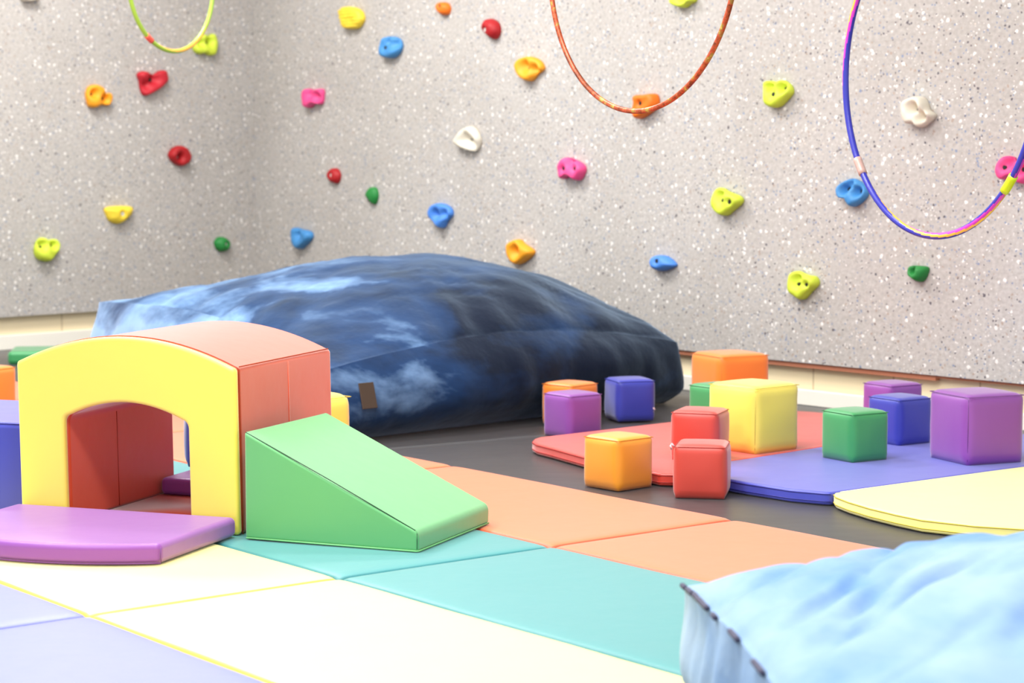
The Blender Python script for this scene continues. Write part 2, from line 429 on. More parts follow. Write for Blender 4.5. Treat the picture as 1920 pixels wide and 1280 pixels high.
# ------------------------------------------------------------------ tunnel
TW = .624; TD = .575; TH = .418; TA = .068; LEGW = .134
T_YAW = math.radians(-19.6)
tr = at(447, 1005, .035)
ux = Vector((math.cos(T_YAW), math.sin(T_YAW), 0)); uy = Vector((-ux.y, ux.x, 0))
tc = Vector((tr.x, tr.y, 0)) - ux * (TW / 2)
t = empty('play_tunnel', (tc.x, tc.y, .036), T_YAW)
tag(t, 'red foam arch tunnel with a bright yellow front face on the mats', 'tunnel')
def tri_path(wd, h, a, rc, ns=8, na=32):
    """left side, arched top, right side: the same number of points for the outer and inner path"""
    p = []
    for k in range(ns): p.append((-wd / 2, (h - rc) * k / ns))
    for k in range(7):
        w_ = math.pi - k / 6 * math.radians(78)
        p.append((-wd / 2 + rc + rc * math.cos(w_), h - rc + rc * math.sin(w_)))
    x0, z0 = p[-1]
    for k in range(1, na):
        x = x0 + (-2 * x0) * k / na
        p.append((x, z0 + (h + a - z0) * (1 - (x / x0) ** 2)))
    left = p[:ns + 7]
    for q in reversed(left): p.append((-q[0], q[1]))
    return p
OUT = tri_path(TW, TH, TA, .012); INN = tri_path(TW - 2 * LEGW, .284, .036, .024)
LEAN = -.016
def sh(x, z): return x + LEAN * z
def arch_solid(name, y0, y1, out, inn, mat, bev, ny=1, puff=0):
    n = len(out); vs = []; fs = []
    for j in range(ny + 1):
        y = y0 + (y1 - y0) * j / ny
        e = puff * math.sin(math.pi * j / ny)
        for (x, z) in out: vs.append((sh(x * (1 + e), z), y, z))
        for (x, z) in inn: vs.append((sh(x, z), y, z))
    K = 2 * n
    for j in range(ny):
        a = j * K; b = (j + 1) * K
        for i in range(n - 1):
            fs.append((a + i, a + i + 1, b + i + 1, b + i)); fs.append((a + n + i, b + n + i, b + n + i + 1, a + n + i + 1))
        fs.append((a, b, b + n, a + n)); fs.append((a + n - 1, a + K - 1, b + K - 1, b + n - 1))
    for i in range(n - 1):
        fs.append((i, i + n, i + n + 1, i + 1)); a = ny * K; fs.append((a + i, a + i + 1, a + i + n + 1, a + i + n))
    return mesh_obj(name, vs, fs, mat, t, bevel=bev, seg=4)
arch_solid('tunnel_body', .022, TD, OUT, INN, M['tunnel_red'], .012, 12, .006)
OUTF = [(x * 1.002, z) for x, z in OUT]
arch_solid('front_face', 0, .024, OUTF, INN, M['yellow'], .010)
v, f = tube([(sh(x, z) * 1.001, .0255, z + (.0005 if z > .1 else 0)) for x, z in OUT], .0016, 6)
mesh_obj('front_seam', v, f, dark('tunnel_red', .55), t)
v, f = box(-TW / 2 + .004, TW / 2 - .004, .01, TD - .01, -.0008, .0035)
# thin base sheet joins the two legs
v, f = box(-TW / 2 + LEGW + .001, TW / 2 - LEGW - .001, .012, TD - .012, .0006, .004)
mesh_obj('base_sheet', v, f, M['tunnel_red'], t)
v, f = tube([(sh(TW / 2 * 1.007, z), TD * .52, z) for z in (.012, .1, .2, .3, TH - .01)], .0022, 6); mesh_obj('side_seam', v, f, M['tunnel_red'], t)
v, f = tube([(sh(-TW / 2 + LEGW, z), TD * .46, z) for z in (.008, .1, .2, .262)], .0012, 6); mesh_obj('lining_seam', v, f, dark('tunnel_red'), t)
v, f = tube([(sh(TW / 2 - .001, TH), y, TH + .0005) for y in (.03, .2, .4, TD - .02)], .0018, 6); mesh_obj('edge_seam', v, f, dark('tunnel_red'), t)

def tl(x, y): return tc + ux * x + uy * y
# purple petal mats at both ends of the tunnel
def petal(w_, d, bulge, flip, th, n=20):
    p = [(-w_ / 2, 0), (-w_ / 2, -d)]
    for k in range(1, n): 
        x = -w_ / 2 + w_ * k / n; p.append((x, -d - bulge * (1 - (2 * x / w_) ** 2)))
    p += [(w_ / 2, -d), (w_ / 2, 0)]
    if flip: p = [(x, -y) for x, y in p][::-1]
    return p
mt = empty('petal_pad', (tl(0, -.012).x, tl(0, -.012).y, .036), T_YAW)
tag(mt, 'purple curved foam landing pad in front of the yellow tunnel face', 'pad')
v, f = prism(petal(.63, .385, .085, False, .05), .001, .05); mesh_obj('cover', v, f, M['purple'], mt, bevel=.015, seg=5)
q = .001
v, f = tube([(.3155, -.382, .006), (.3165, -.386, .02), (.3155, -.383, .040)], .0012, 6); mesh_obj('corner_seam', v, f, dark('purple'), mt)
pp = petal(.634, .387, .085, False, .05)[1:-1]
v, f = tube([(x, y, .005) for x, y in pp], .0016, 6); mesh_obj('bottom_seam', v, f, dark('purple', .8), mt)
mt = empty('petal_pad', (tl(0, TD - .10).x, tl(0, TD - .10).y, .0405), T_YAW)
tag(mt, 'purple foam pad lying inside the far mouth of the tunnel', 'pad')
v, f = prism(petal(.345, .42, .05, True, .05), .001, .048); mesh_obj('cover', v, f, M['purple'], mt, bevel=.014, seg=5)
v, f = tube([(-.16, -.0005, .004), (0, -.0005, .004), (.16, -.0005, .004)], .0016, 6); mesh_obj('bottom_seam', v, f, dark('purple', .8), mt)

# green wedge
wl0 = at(459, 1011, .035); wl1 = at(783, 1037, .035)
W_YAW = math.atan2(wl1.y - wl0.y, wl1.x - wl0.x)
WLn = (wl1 - wl0).length; WD = .43; WH = .268; WE = .058
w0 = empty('foam_wedge', (wl0.x, wl0.y, .036), W_YAW)
tag(w0, 'green foam wedge ramp leaning against the right side of the tunnel', 'wedge')
prof = [(0, .001), (WLn, .001)]
for k in range(6):
    a = math.radians(-5 + 68 * k / 5); r_ = .022
    prof.append((WLn - r_ + r_ * math.cos(a) + .001, WE - r_ + r_ * math.sin(a)))
prof += [(0, WH)]
n = len(prof)
vs = []; NY = 6
for j in range(NY + 1):
    y = WD * j / NY; vs += [(x, y, z) for x, z in prof]
fs = []
for j in range(NY):
    for i in range(n):
        fs.append((j * n + i, j * n + (i + 1) % n, (j + 1) * n + (i + 1) % n, (j + 1) * n + i))
fs.append(tuple(range(n))); fs.append(tuple(NY * n + i for i in range(n)))
mesh_obj('cover', vs, fs, M['green'], w0, bevel=.009, seg=4)
v, f = tube([(.004, .0045, WH - .004), (WLn * .5, .0015, (WH + WE) / 2 - .002), (WLn - .008, .0045, WE - .0055)], .0012, 6); mesh_obj('top_seam', v, f, M['dark_seam'], w0)
v, f = tube([(WLn - .003, .0035, WE - .012), (WLn - .0025, .0025, .03), (WLn - .003, .003, .008)], .0011, 6); mesh_obj('corner_seam', v, f, M['dark_seam'], w0)
M['pale_green'] = plain('pale green piping', lin(130, 205, 130), .5)
v, f = tube([(.004, .0, .0035), (WLn * .5, -.001, .0035), (WLn - .004, 0, .0035), (WLn + .001, .006, .0035), (WLn + .001, WD - .006, .0035)], .0021, 6); mesh_obj('bottom_piping', v, f, M['pale_green'], w0)

# blue step block at the left of the tunnel
b0 = tl(-TW / 2 - .024, .06)
bt = empty('foam_block', (b0.x, b0.y, .036), T_YAW)
tag(bt, 'large blue foam block with pale sheen on top, left of the tunnel', 'foam block')
v, f = box(-.46, 0, 0, .46, .001, .246); mesh_obj('cover', v, f, M['blue'], bt, bevel=.016, seg=5)
v, f = tube([(-.45, .0035, .2425), (-.006, .0035, .2425)], .0012, 6); mesh_obj('front_seam', v, f, dark('blue'), bt)

cube(347 + 3, 5.90, .0895, S, 3, 100, 'blue', 'small blue foam cube seen as a sliver through the tunnel mouth', G1, lip=False)
cube(566, 6.22, .036, SL, 60, 70, 'yellow', 'yellow foam cube peeking out behind the tunnel and green wedge', G2, rad=.03)
cube(-18, 7.72, .036, S, 60, 60, 'deeporange', 'small orange foam cube at the left edge on the far orange panel', G1)
# green pad by the left wall
g0 = at(14, 684, 0)
gt = empty('foam_pad', (g0.x, g0.y, .001), math.radians(8))
tag(gt, 'flat green foam pad lying near the left wall behind the tunnel', 'pad')
v, f = box(0, .62, 0, .3, 0, .062); mesh_obj('cover', v, f, M['cubegreen'], gt, bevel=.02, seg=4)
v, f = tube([(.01, -.0005, .004), (.61, -.0005, .004)], .0018, 6); mesh_obj('bottom_seam', v, f, dark('cubegreen'), gt)

# ------------------------------------------------------------------ crash bags
def suede(name, dk, md, lt, sheen, scale=2.2, lo=.36, hi=.66, off=0, lit_lean=0):
    m, nt, b = new_mat(name); N = nt.nodes.new; L = nt.links.new
    tc = N('ShaderNodeTexCoord'); mp = N('ShaderNodeMapping'); mp.inputs['Location'].default_value = (off, off, 0); mp.inputs['Scale'].default_value = (1, 1, 1.8)
    L(tc.outputs['Object'], mp.inputs['Vector'])
    n = N('ShaderNodeTexNoise'); n.inputs['Scale'].default_value = scale; n.inputs['Detail'].default_value = 6; n.inputs['Roughness'].default_value = .55; n.inputs['Distortion'].default_value = .35
    L(mp.outputs['Vector'], n.inputs['Vector'])
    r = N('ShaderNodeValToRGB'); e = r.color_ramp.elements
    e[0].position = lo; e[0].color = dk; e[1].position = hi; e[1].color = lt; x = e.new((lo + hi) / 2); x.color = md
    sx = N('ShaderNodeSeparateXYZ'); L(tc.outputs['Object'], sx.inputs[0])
    ml = N('ShaderNodeMath'); ml.operation = 'MULTIPLY_ADD'; ml.inputs[1].default_value = lit_lean; L(sx.outputs[0], ml.inputs[0]); L(n.outputs['Fac'], ml.inputs[2])  # shifts the base colour along x, painting in a lit sheen
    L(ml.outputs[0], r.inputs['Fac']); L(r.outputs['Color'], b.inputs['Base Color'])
    b.inputs['Roughness'].default_value = .85; b.inputs['Specular IOR Level'].default_value = .15
    b.inputs['Sheen Weight'].default_value = sheen; b.inputs['Sheen Roughness'].default_value = .4; b.inputs['Sheen Tint'].default_value = (.55, .75, 1, 1)
    n2 = N('ShaderNodeTexNoise'); n2.inputs['Scale'].default_value = 9; n2.inputs['Detail'].default_value = 4; L(tc.outputs['Object'], n2.inputs['Vector'])
    bp = N('ShaderNodeBump'); bp.inputs['Strength'].default_value = .35; bp.inputs['Distance'].default_value = .02
    L(n2.outputs['Fac'], bp.inputs['Height']); L(bp.outputs['Normal'], b.inputs['Normal'])
    return m
M['suede'] = suede('navy microsuede', lin(6, 17, 38), lin(26, 54, 94), lin(132, 168, 210), .5, 2.3, .36, .78, lit_lean=-.2)  # nap patches, plus the lit sheen of the left end painted into the colour
M['suede_light'] = suede('light blue microsuede', lin(110, 146, 192), lin(146, 172, 200), lin(166, 186, 206), .3, 1.6)

def bag(name, quad, zb, hcs, hm, mat, label, n=80, ng=12, exp=.5, bulge=.10, seed=0, amp=.018, edge_lift=.3, peak=(0, 0), crease=None):
    """quad: four corners on the floor, in order; hc: gusset height at the corners; hm: height at the middle"""
    c = sum((Vector((q[0], q[1], 0)) for q in quad), Vector()) / 4
    t = empty(name, (c.x, c.y, zb)); tag(t, label, 'crash bag')
    Q = [Vector((q[0], q[1], 0)) - c for q in quad]
    def hcf(s, u):
        a = (s + 1) / 2; b = (u + 1) / 2
        return (hcs[0] * (1 - a) + hcs[1] * a) * (1 - b) + (hcs[3] * (1 - a) + hcs[2] * a) * b
    def foot(s, u):
        a = (s + 1) / 2; b = (u + 1) / 2
        return Q[0].lerp(Q[1], a).lerp(Q[3].lerp(Q[2], a), b)
    def wob(p, k=1):
        q = p + Vector((seed, seed * .7, 0))
        z = noise.noise(q * 1.6) * amp * 1.6 + noise.noise(Vector((q.x * 5, q.y * 2.2, q.z * 3))) * amp * .7 + noise.noise(q * 9) * amp * .28
        if crease:
            ca, amp2 = crease; a = p.x * math.cos(ca) + p.y * math.sin(ca); b = -p.x * math.sin(ca) + p.y * math.cos(ca)
            b += .06 * noise.noise(Vector((a * 1.5, b * 2, 4)))
            r1 = noise.noise(Vector((a * 1.3 + seed, b * 8, 1))); r2 = noise.noise(Vector((a * 2.2, b * 15, 9)))
            z -= amp2 * max(0, 1 - abs(r1) * 5) * (.5 + noise.noise(Vector((a * 3, b * 4, 7)))) + amp2 * .4 * max(0, 1 - abs(r2) * 4) * .6
        return z * k
    def topz(s, u):
        e = max(0, (1 - s * s) * (1 - u * u)) ** exp
        hc = hcf(s, u)
        s2 = s - peak[0] * (1 - s * s); u2 = u - peak[1] * (1 - u * u)
        e = max(0, (1 - s2 * s2) * (1 - u2 * u2)) ** exp
        return hc + (hm - hc) * e
    vs = []; fs = []
    for i in range(n + 1):
        for j in range(n + 1):
            s = -math.cos(math.pi * i / n) * .55 + (-1 + 2 * i / n) * .45; u = -math.cos(math.pi * j / n) * .55 + (-1 + 2 * j / n) * .45
            p = foot(s, u)
            hc = hcf(s, u)
            el = edge_lift * (hm - hc) * max((1 - s * s) * abs(u) ** 6, (1 - u * u) * abs(s) ** 6)
            pinch = .0
            z = max(topz(s, u), hc + el)
            ins = min(1 - abs(s), 1 - abs(u))
            # pulled creases running in from the corners and rims
            rad = math.exp(-ins * 3.5)
            ang = math.atan2(u, s)
            z += wob(p + Vector((0, 0, z)), 1) * min(1, .25 + ins * 5) + .010 * rad * math.sin(ang * 23 + 3 * noise.noise(p * 2)) * min(1, ins * 14) * (amp / .018)
            out = Vector((p.x, p.y, 0)).normalized() * 0
            vs.append(Vector((p.x, p.y, z)))
    for i in range(n):
        for j in range(n):
            k = i * (n + 1) + j; fs.append((k, k + n + 1, k + n + 2, k + 1))
    ring = [i * (n + 1) for i in range(n + 1)] + [n * (n + 1) + j for j in range(1, n + 1)] + [i * (n + 1) + n for i in range(n - 1, -1, -1)] + [j for j in range(n - 1, 0, -1)]
    R_ = [vs[r].copy() for r in ring]; m = len(ring)
    top = mesh_obj('top_cover', vs, fs, mat, t)
    gv = []; gf = []
    def outn(i):
        a = R_[(i - 2) % m]; b = R_[(i + 2) % m]; d = (b - a); nn_ = Vector((d.y, -d.x, 0)).normalized()
        if nn_.dot(Vector((R_[i].x, R_[i].y, 0))) < 0: nn_ = -nn_
        return nn_
    def side_t(i):
        k = i % n; return math.sin(math.pi * k / n)
    for g_ in range(ng + 1):
        w_ = g_ / ng
        for i in range(m):
            p = R_[i]; b_ = bulge * (1 - (2 * w_ - 1) ** 2) * (.25 + .75 * side_t(i) ** .6)
            z = p.z * (1 - w_)
            wn = noise.noise(Vector((p.x * 3 + seed, p.y * 3, z * 5))) * .03 * math.sin(math.pi * w_) + .014 * noise.noise(Vector((p.x * 9 + seed, p.y * 14, z * 3))) * math.sin(math.pi * w_) 
            q = p + outn(i) * (b_ + wn); 
            if w_ > .8: q -= outn(i) * (w_ - .8) * .25
            gv.append(Vector((q.x, q.y, max(z, .001))))
    for g_ in range(ng):
        for i in range(m):
            gf.append((g_ * m + i, g_ * m + (i + 1) % m, (g_ + 1) * m + (i + 1) % m, (g_ + 1) * m + i))
    gf.append(tuple(ng * m + i for i in range(m)))
    side = mesh_obj('side_gusset', gv, gf, mat, t)
    return t, R_, n
F_ = (-.62, 7.0); L_ = (-1.71, 8.6); R_c = (.655, 8.22); B_ = (-.50, 9.62)
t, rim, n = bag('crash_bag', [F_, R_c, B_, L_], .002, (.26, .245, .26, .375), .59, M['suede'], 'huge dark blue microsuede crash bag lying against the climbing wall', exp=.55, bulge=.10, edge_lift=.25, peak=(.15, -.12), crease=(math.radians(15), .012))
from mathutils.bvhtree import BVHTree
side_o = [c_ for c_ in t.children if c_.name.startswith('side_gusset')][0]
bv = BVHTree.FromPolygons([tuple(v_.co) for v_ in side_o.data.vertices], [tuple(p_.vertices) for p_ in side_o.data.polygons])
rd = ray(688, 742); hitp, nrm_, _, _ = bv.ray_cast(EYE - Vector(t.location), rd.normalized())
if nrm_.dot(rd) > 0: nrm_ = -nrm_
v, f = box(-.032, .032, -.002, .002, -.045, .045)
o = mesh_obj('leather_patch', v, f, M['leather'], t, bevel=.0015); o.location = hitp + nrm_ * .006
o.rotation_euler = (-nrm_).to_track_quat('Y', 'Z').to_euler(); o['label'] = 'brown leather patch'
A1 = at(1290, 1106, .24); 
t, rim2, n2 = bag('crash_bag', [(.38, 2.5), (2.3, 2.45), (2.0, 4.0), (.297, 3.53)], .036, (.2, .2, .2, .2), .35, M['suede_light'], 'pale blue crash bag with dark stitched corner, nearest the camera', exp=.48, bulge=.004, seed=5.3, amp=.014, edge_lift=.12, crease=(math.radians(50), .03), n=150)
M['stitch'] = plain('dark stitching', lin(70, 68, 92), .7)
m_ = len(rim2)
left = [rim2[i % m_] for i in range(m_ - n2, m_)] + [rim2[0]]
cum = [0]
for p, q in zip(left, left[1:]): cum.append(cum[-1] + (q - p).length)
for d0, d1 in ((0, .035), (.05, .11), (.12, .25), (.29, .33), (.44, .51), (.62, .70), (.82, .90)):
    seg = [p + Vector((-.004, 0, .002)) for p, c_ in zip(left, cum) if d0 <= c_ <= d1]
    if len(seg) > 1:
        v, f = tube(seg, .005, 6); mesh_obj('stitch', v, f, M['stitch'], t)
c0_ = rim2[0]
for a, b in ((.005, .045), (.06, .095), (.12, .17)):
    v, f = tube([c0_ + Vector((-.012, -.010, -a)), c0_ + Vector((-.016, -.014, -b))], .0035, 6); mesh_obj('stitch', v, f, M['stitch'], t)

# ------------------------------------------------------------------ climbing holds
HC_ = {'lime': lin(206, 224, 66), 'orange': lin(246, 164, 36), 'deep': lin(236, 116, 22), 'red': lin(168, 24, 30), 'scarlet': lin(190, 34, 48), 'yellow': lin(246, 214, 64), 'blue': lin(70, 140, 200),
       'sky': lin(76, 136, 220), 'pink': lin(236, 78, 140), 'white': lin(224, 216, 198), 'green': lin(36, 130, 58)}
for k_, c_ in HC_.items(): M['h_' + k_] = plain(k_ + ' climbing hold resin', c_, .55, .4)
def hit(side, x, y, off=.0):
    P, d, nrm = WL[side]; r_ = ray(x, y); Pp = P + nrm * off
    tt = (Pp - EYE).dot(nrm) / r_.dot(nrm); q = EYE + r_ * tt
    return (q - P).dot(d), q.z
def smooth_loop(p, sub=5):
    out = []; n = len(p)
    for i in range(n):
        p0, p1, p2, p3 = p[i - 1], p[i], p[(i + 1) % n], p[(i + 2) % n]
        for k in range(sub):
            t_ = k / sub
            out.append(tuple(.5 * ((2 * p1[a]) + (-p0[a] + p2[a]) * t_ + (2 * p0[a] - 5 * p1[a] + 4 * p2[a] - p3[a]) * t_ ** 2 + (-p0[a] + 3 * p1[a] - 3 * p2[a] + p3[a]) * t_ ** 3) for a in (0, 1)))
    return out
def hold(side, col, outline, bolts, scoops, label, depth=.05, ox=0, oy=0, sc=1, bolt='hole', ridge=False, style='jug'):
    px = lambda p: (p[0] / sc + ox, p[1] / sc + oy)
    off = depth * .55
    pts = [hit(side, *px(p), off) for p in outline]
    cx = sum(p[0] for p in pts) / len(pts); cz = sum(p[1] for p in pts) / len(pts)
    loop = smooth_loop([(p[0] - cx, p[1] - cz) for p in pts])
    P, d, nrm = WL[side]
    base = P + d * cx; ang = math.atan2(d.y, d.x)
    t = empty('climbing_hold', (base.x, base.y, cz), ang)
    tag(t, label, 'climbing hold', 'climbing holds bolted to the speckled wall')
    size = max(math.hypot(*p) for p in loop)
    B = [tuple(a - b for a, b in zip(hit(side, *px(p), depth * .9), (cx, cz))) for p in bolts]
    Sx = [tuple(a - b for a, b in zip(hit(side, *px(p), depth * .9), (cx, cz))) for p in scoops]
    m = len(loop)
    rings = [(1.0, 0), (1.02, .18), (1.015, .4), (.985, .62), (.93, .80), (.84, .92), (.72, .985), (.6, 1), (.48, 1), (.36, 1), (.24, 1), (.12, 1)]
    if style == 'dome': rings = [(1.0, 0), (1.0, .15), (.96, .38), (.88, .58), (.76, .74), (.62, .87), (.46, .95), (.3, .99), (.15, 1)]
    vs = []; fs = []
    def H(x, z, h):
        y = h * depth
        if h > .5:
            for (sx, sz) in Sx: y -= depth * .8 * math.exp(-((x - sx) ** 2 + (z - sz) ** 2) / (size * .26) ** 2)
            for (sx, sz) in B: y -= depth * .35 * math.exp(-((x - sx) ** 2 + (z - sz) ** 2) / (size * .17) ** 2)
            y += depth * .10 * noise.noise(Vector((x * 30 + cx * 9, z * 30, cz)))
        if ridge: y += .006 * math.sin(z * 2 * math.pi / .017) * (1 if h > .3 else 0)
        return max(y, .001 if h > 0 else -.001)
    for (s, h) in rings:
        for (x, z) in loop:
            xx = x * s; zz = z * s
            vs.append((xx, -H(xx, zz, h), zz))
    vs.append((0, -H(0, 0, 1), 0)); c_i = len(vs) - 1
    for r_ in range(len(rings) - 1):
        for i in range(m): fs.append((r_ * m + i, r_ * m + (i + 1) % m, (r_ + 1) * m + (i + 1) % m, (r_ + 1) * m + i))
    lr = (len(rings) - 1) * m
    for i in range(m): fs.append((lr + i, lr + (i + 1) % m, c_i))
    fs.append(tuple(range(m)))
    mesh_obj('hold_body', vs, fs, M['h_' + col], t)
    for (bx, bz) in B:
        y = -H(bx, bz, 1); r_ = min(.0105, size * .17) * (1 if bolt == 'hole' else 1.1)
        ring = [(bx + r_ * math.cos(a * math.pi / 6), bz + r_ * math.sin(a * math.pi / 6)) for a in range(12)]
        bv = [(x, y - .006, z) for x, z in ring] + [(x, y + .006, z) for x, z in ring]
        bf = [tuple(range(12)), tuple(range(12, 24))] + [(i, (i + 1) % 12, 12 + (i + 1) % 12, 12 + i) for i in range(12)]
        mesh_obj('bolt', bv, bf, M[bolt], t, smooth=False)
    return t
A_ = dict(ox=0, oy=0, sc=4.0)
hold('left', 'lime', [(1465, 340), (1490, 285), (1530, 258), (1570, 270), (1610, 255), (1630, 320), (1620, 400), (1580, 415), (1545, 395), (1510, 405), (1475, 385)], [(1575, 322)], [(1515, 325), (1580, 310)], 'lime lobed hold touching the left hoop', **A_)
hold('left', 'scarlet', [(1045, 560), (1075, 535), (1120, 545), (1160, 560), (1210, 530), (1250, 535), (1262, 600), (1230, 640), (1160, 690), (1095, 715), (1070, 670), (1060, 610)], [(1158, 600)], [(1110, 640), (1160, 590)], 'crimson butterfly shaped hold below the lime hoop', **A_)
hold('left', 'orange', [(660, 700), (680, 650), (725, 635), (770, 655), (790, 695), (830, 700), (842, 745), (815, 790), (765, 785), (720, 805), (680, 795), (665, 750)], [(795, 735), (710, 715)], [(715, 695), (795, 740)], 'golden orange lobed hold on the left wall', **A_)
hold('left', 'red', [(1280, 1165), (1305, 1115), (1355, 1092), (1405, 1115), (1430, 1165), (1415, 1220), (1365, 1245), (1310, 1215)], [(1357, 1178)], [(1357, 1178)], 'round dark red doughnut hold with a pale centre on left wall', bolt='steel', **A_)
hold('left', 'white', [(165, -40), (230, -80), (290, -50), (300, -10), (250, 5), (185, 4)], [], [(230, -40)], 'off white hold cut off at the top left corner', **A_)
A_ = dict(ox=480, oy=0, sc=2.4615)
hold('back', 'yellow', [(385, 55), (400, 35), (440, 32), (475, 50), (487, 85), (475, 115), (455, 132), (410, 130), (395, 100)], [], [], 'yellow ridged hold high beside the corner', ridge=True, depth=.045, **A_)
hold('back', 'deep', [(828, 30), (835, 12), (865, 10), (883, 30), (880, 60), (860, 70), (838, 58)], [(843, 28)], [], 'tiny orange hold near the top edge, above the dark red one', style='dome', depth=.04, **A_)
hold('back', 'blue', [(575, 255), (578, 215), (585, 180), (615, 168), (650, 180), (660, 215), (645, 250), (615, 268)], [(590, 222)], [(600, 190), (635, 200)], 'blue lobed hold highest on the back wall', **A_)
hold('back', 'red', [(1040, 110), (1055, 88), (1080, 88), (1105, 110), (1110, 150), (1090, 182), (1060, 160), (1042, 135)], [(1052, 135)], [], 'dark red teardrop hold near the top of the back wall', style='dome', bolt='steel', **A_)
hold('back', 'pink', [(218, 430), (230, 410), (260, 415), (295, 412), (298, 450), (290, 480), (262, 478), (240, 497), (220, 485)], [(272, 438)], [(240, 435), (270, 450)], 'small pink hold just right of the wall corner', **A_)
hold('back', 'white', [(915, 650), (950, 600), (985, 585), (1010, 610), (1022, 650), (1005, 695), (970, 692), (930, 672)], [(968, 640)], [(960, 640), (985, 665)], 'off white triangular hold in the middle of the back wall', **A_)
hold('back', 'red', [(322, 805), (340, 778), (365, 780), (378, 810), (368, 845), (340, 840)], [(342, 808)], [], 'small red round hold left of the small green one', style='dome', depth=.04, bolt='steel', **A_)
hold('back', 'green', [(502, 895), (520, 865), (545, 868), (553, 905), (540, 943), (515, 925)], [], [], 'small green leaf shaped hold on the back wall', style='dome', depth=.035, **A_)
hold('back', 'sky', [(800, 965), (835, 938), (880, 955), (893, 990), (870, 1020), (852, 1052), (825, 1025), (803, 1000)], [], [(825, 990), (860, 985)], 'bright blue heart shaped hold above the dark crash bag', **A_)
hold('back', 'blue', [(168, 1055), (200, 1058), (240, 1070), (245, 1100), (215, 1135), (195, 1148), (172, 1125)], [], [(190, 1085)], 'blue triangular hold just above the bag near the corner', **A_)
hold('back', 'orange', [(1160, 1130), (1200, 1105), (1225, 1125), (1268, 1158), (1250, 1190), (1200, 1220), (1168, 1190)], [(1200, 1160)], [(1190, 1160)], 'orange hold just above the top right slope of the bag', **A_)
hold('back', 'orange', [(966, 118), (985, 106), (1005, 112), (1014, 128), (1002, 140), (990, 152), (972, 140)], [(983, 128)], [(980, 122), (998, 130)], 'orange lobed hold left of the middle hoop')
A_ = dict(ox=0, oy=320, sc=2.908)
hold('left', 'yellow', [(585, 205), (640, 192), (725, 195), (730, 225), (700, 265), (655, 290), (610, 275), (590, 240)], [(675, 235)], [], 'yellow half moon hold on the left wall', style='dome', bolt='steel', **A_)
hold('left', 'lime', [(200, 420), (215, 380), (240, 365), (270, 378), (310, 375), (328, 410), (310, 450), (270, 492), (225, 485), (203, 460)], [(235, 420), (298, 412)], [(235, 400), (298, 402)], 'lime lobed hold lowest on the left wall', **A_)
hold('left', 'green', [(1182, 395), (1200, 365), (1230, 362), (1258, 385), (1258, 415), (1235, 440), (1200, 435)], [(1238, 400)], [], 'green round hold just above the bag on the left wall', style='dome', bolt='steel', **A_)
A_ = dict(ox=940, oy=240, sc=3.84)
hold('back', 'pink', [(415, 300), (425, 240), (460, 212), (520, 232), (570, 265), (580, 310), (545, 375), (510, 350), (470, 345), (430, 365)], [(515, 295), (440, 290)], [(480, 240)], 'pink boxy hold in the middle of the long wall', **A_)
hold('back', 'lime', [(1520, 560), (1528, 470), (1560, 430), (1620, 460), (1700, 495), (1705, 540), (1640, 600), (1600, 630), (1555, 610)], [(1573, 525), (1635, 530)], [(1560, 480)], 'lime lobed hold left of the blue one, middle height', **A_)
hold('back', 'sky', [(1065, 950), (1080, 925), (1120, 915), (1180, 930), (1235, 985), (1190, 1015), (1130, 1030), (1080, 1010)], [(1107, 960)], [], 'bright blue drop shaped hold low above the cubes', style='dome', **A_)
A_ = dict(ox=1000, oy=0, sc=4.364)
hold('back', 'lime', [(1120, 0), (1145, 40), (1215, 62), (1260, 30), (1300, 5), (1290, -50), (1220, -75), (1150, -50)], [], [(1210, -20)], 'lime hold cut by the top edge, inside the middle hoop', **A_)
hold('back', 'deep', [(830, 785), (900, 775), (980, 772), (995, 860), (940, 920), (850, 970), (820, 920), (830, 850)], [(865, 845)], [], 'deep orange angular hold behind the bottom of the middle hoop', **A_)
A_ = dict(ox=1400, oy=0, sc=3.692)
hold('right', 'lime', [(120, 570), (160, 560), (200, 575), (235, 555), (285, 590), (298, 640), (260, 690), (215, 735), (170, 742), (130, 715), (122, 640)], [(175, 655), (232, 620)], [(150, 600), (235, 600)], 'lime lobed hold high on the right wall, between the hoops', **A_)
hold('right', 'white', [(1075, 760), (1090, 700), (1150, 670), (1200, 675), (1225, 710), (1240, 760), (1278, 790), (1260, 830), (1195, 880), (1165, 855), (1100, 850)], [(1148, 762), (1195, 805)], [(1140, 740), (1195, 805)], 'off white lobed hold framed by the right hoop', depth=.06, **A_)
A_ = dict(ox=1400, oy=300, sc=3.692)
hold('right', 'pink', [(1725, 60), (1740, 15), (1780, -25), (1830, -20), (1850, 10), (1900, 0), (1940, 20), (1945, 80), (1925, 150), (1890, 160), (1850, 110), (1810, 115), (1770, 135), (1735, 115)], [(1775, 57), (1875, 70)], [(1810, 10), (1900, 60)], 'large pink hold behind the right hoop at the right edge', **A_)
hold('right', 'blue', [(622, 215), (640, 170), (710, 130), (760, 145), (800, 180), (818, 230), (790, 280), (730, 322), (700, 300), (690, 270), (640, 260)], [(665, 205), (755, 225)], [(700, 165), (665, 205), (755, 215)], 'blue lobed hold just left of the right hoop', **A_)
hold('right', 'lime', [(290, 870), (305, 790), (340, 770), (400, 795), (460, 810), (475, 860), (430, 910), (375, 965), (330, 940), (292, 910)], [(345, 865), (408, 862)], [(340, 820)], 'lime lobed hold lowest on the right wall', **A_)
hold('right', 'green', [(1105, 770), (1115, 735), (1170, 732), (1232, 745), (1225, 800), (1190, 845), (1140, 825), (1110, 800)], [(1142, 772)], [(1130, 765)], 'green wedge shaped hold under the right hoop', style='dome', **A_)

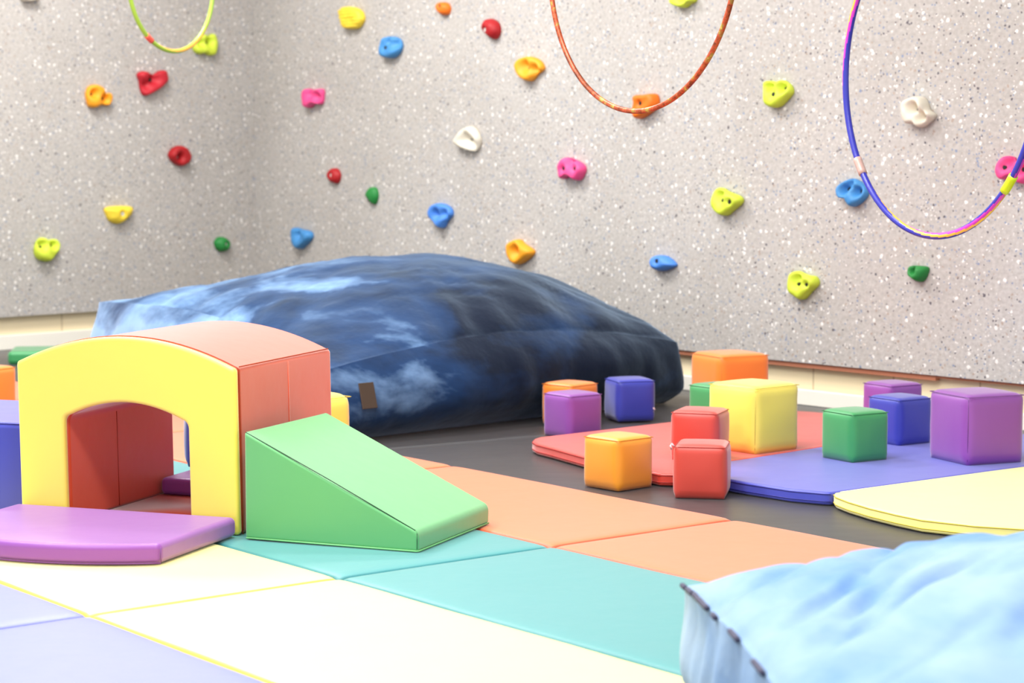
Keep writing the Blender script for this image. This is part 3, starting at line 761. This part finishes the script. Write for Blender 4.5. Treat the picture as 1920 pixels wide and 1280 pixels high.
# ------------------------------------------------------------------ hoops
def glitter():
    m, nt, b = new_mat('red gold glitter tape'); N = nt.nodes.new; L = nt.links.new
    tc = N('ShaderNodeTexCoord'); n = N('ShaderNodeTexNoise'); n.inputs['Scale'].default_value = 28; n.inputs['Detail'].default_value = 5; n.inputs['Roughness'].default_value = .75
    L(tc.outputs['Object'], n.inputs['Vector'])
    r = N('ShaderNodeValToRGB'); e = r.color_ramp.elements
    e[0].position = .36; e[0].color = lin(104, 52, 30); e[1].position = .66; e[1].color = lin(222, 190, 90)
    x = e.new(.46); x.color = lin(170, 76, 36); x = e.new(.52); x.color = lin(206, 84, 56); x = e.new(.58); x.color = lin(158, 128, 56)
    L(n.outputs['Fac'], r.inputs['Fac']); L(r.outputs['Color'], b.inputs['Base Color']); b.inputs['Roughness'].default_value = .35; b.inputs['Metallic'].default_value = .3
    return m
M['glitter'] = glitter()
for nm, c_ in (('hoop_blue', (52, 54, 168)), ('hoop_pink', (206, 60, 190)), ('hoop_yellow', (240, 190, 70)), ('hoop_lime', (160, 196, 66)), ('hoop_orange', (246, 176, 70)), ('tape_coral', (238, 92, 70)), ('tape_lime', (214, 236, 40)), ('tape_clear', (196, 160, 150))):
    M[nm] = plain(nm.replace('_', ' '), lin(*c_), .3)
def hoop(px, py, Y, R, hang, mats, stripes, label, conns, r=.009, mirror=1):
    c = aty(px, py, Y)
    t = empty('hula_hoop', c, 0); tag(t, label, 'hoop', 'hula hoops hanging in front of the wall')
    az = math.atan2(c.x, c.y) + math.radians(hang)
    h = Vector((math.sin(az), math.cos(az), 0)); up = Vector((0, 0, 1)); nr = h.cross(up)
    n = 320; k = 24; vs = []; fs = []; ix = []
    for i in range(n):
        a = 2 * math.pi * i / n; er = h * math.cos(a) + up * math.sin(a)
        for j in range(k):
            b_ = 2 * math.pi * j / k
            vs.append(er * (R + r * math.cos(b_)) + nr * (r * math.sin(b_)))
    for i in range(n):
        for j in range(k):
            fs.append((i * k + j, i * k + (j + 1) % k, ((i + 1) % n) * k + (j + 1) % k, ((i + 1) % n) * k + j))
            ph = (j / k + stripes * i / n) % 1
            ix.append(0 if len(mats) == 1 or ph < .72 else (1 if ph < .87 or len(mats) < 3 else 2))
    # keep face order: recalc normals does not reorder
    mesh_obj('ring', vs, fs, None, t, mats=[M[q] for q in mats], fidx=ix)
    for (a0, a1, mk) in conns:
        pts = [(h * math.cos(math.radians(a)) + up * math.sin(math.radians(a))) * R for a in [a0 + (a1 - a0) * q / 5 for q in range(6)]]
        v, f = tube(pts, r * 1.35, 10); mesh_obj('connector', v, f, M[mk], t)
    v, f = tube([Vector((0, 0, R + r)), Vector((0, 0, 3.5 - c.z))], .0025, 6); mesh_obj('hanging_cord', v, f, M['cord'], t)
    return t
hoop(1755, 132, 5.80, .458, -35, ['hoop_blue', 'hoop_pink', 'hoop_yellow'], 3, 'blue hoop with pink and yellow spiral stripes at the right', [(-141, -134, 'tape_lime'), (-39, -32, 'tape_clear')], .0095)
hoop(1197, -85, 5.85, .432, -37, ['glitter'], 0, 'rust and gold patterned hoop, middle of the three', [(158, 164, 'tape_coral')], .0075)
hoop(322, -32, 8.6, .277, 38, ['hoop_lime', 'hoop_orange'], 2, 'small lime green hoop with a coral joint, at the left', [(-127, -119, 'tape_coral')], .009)
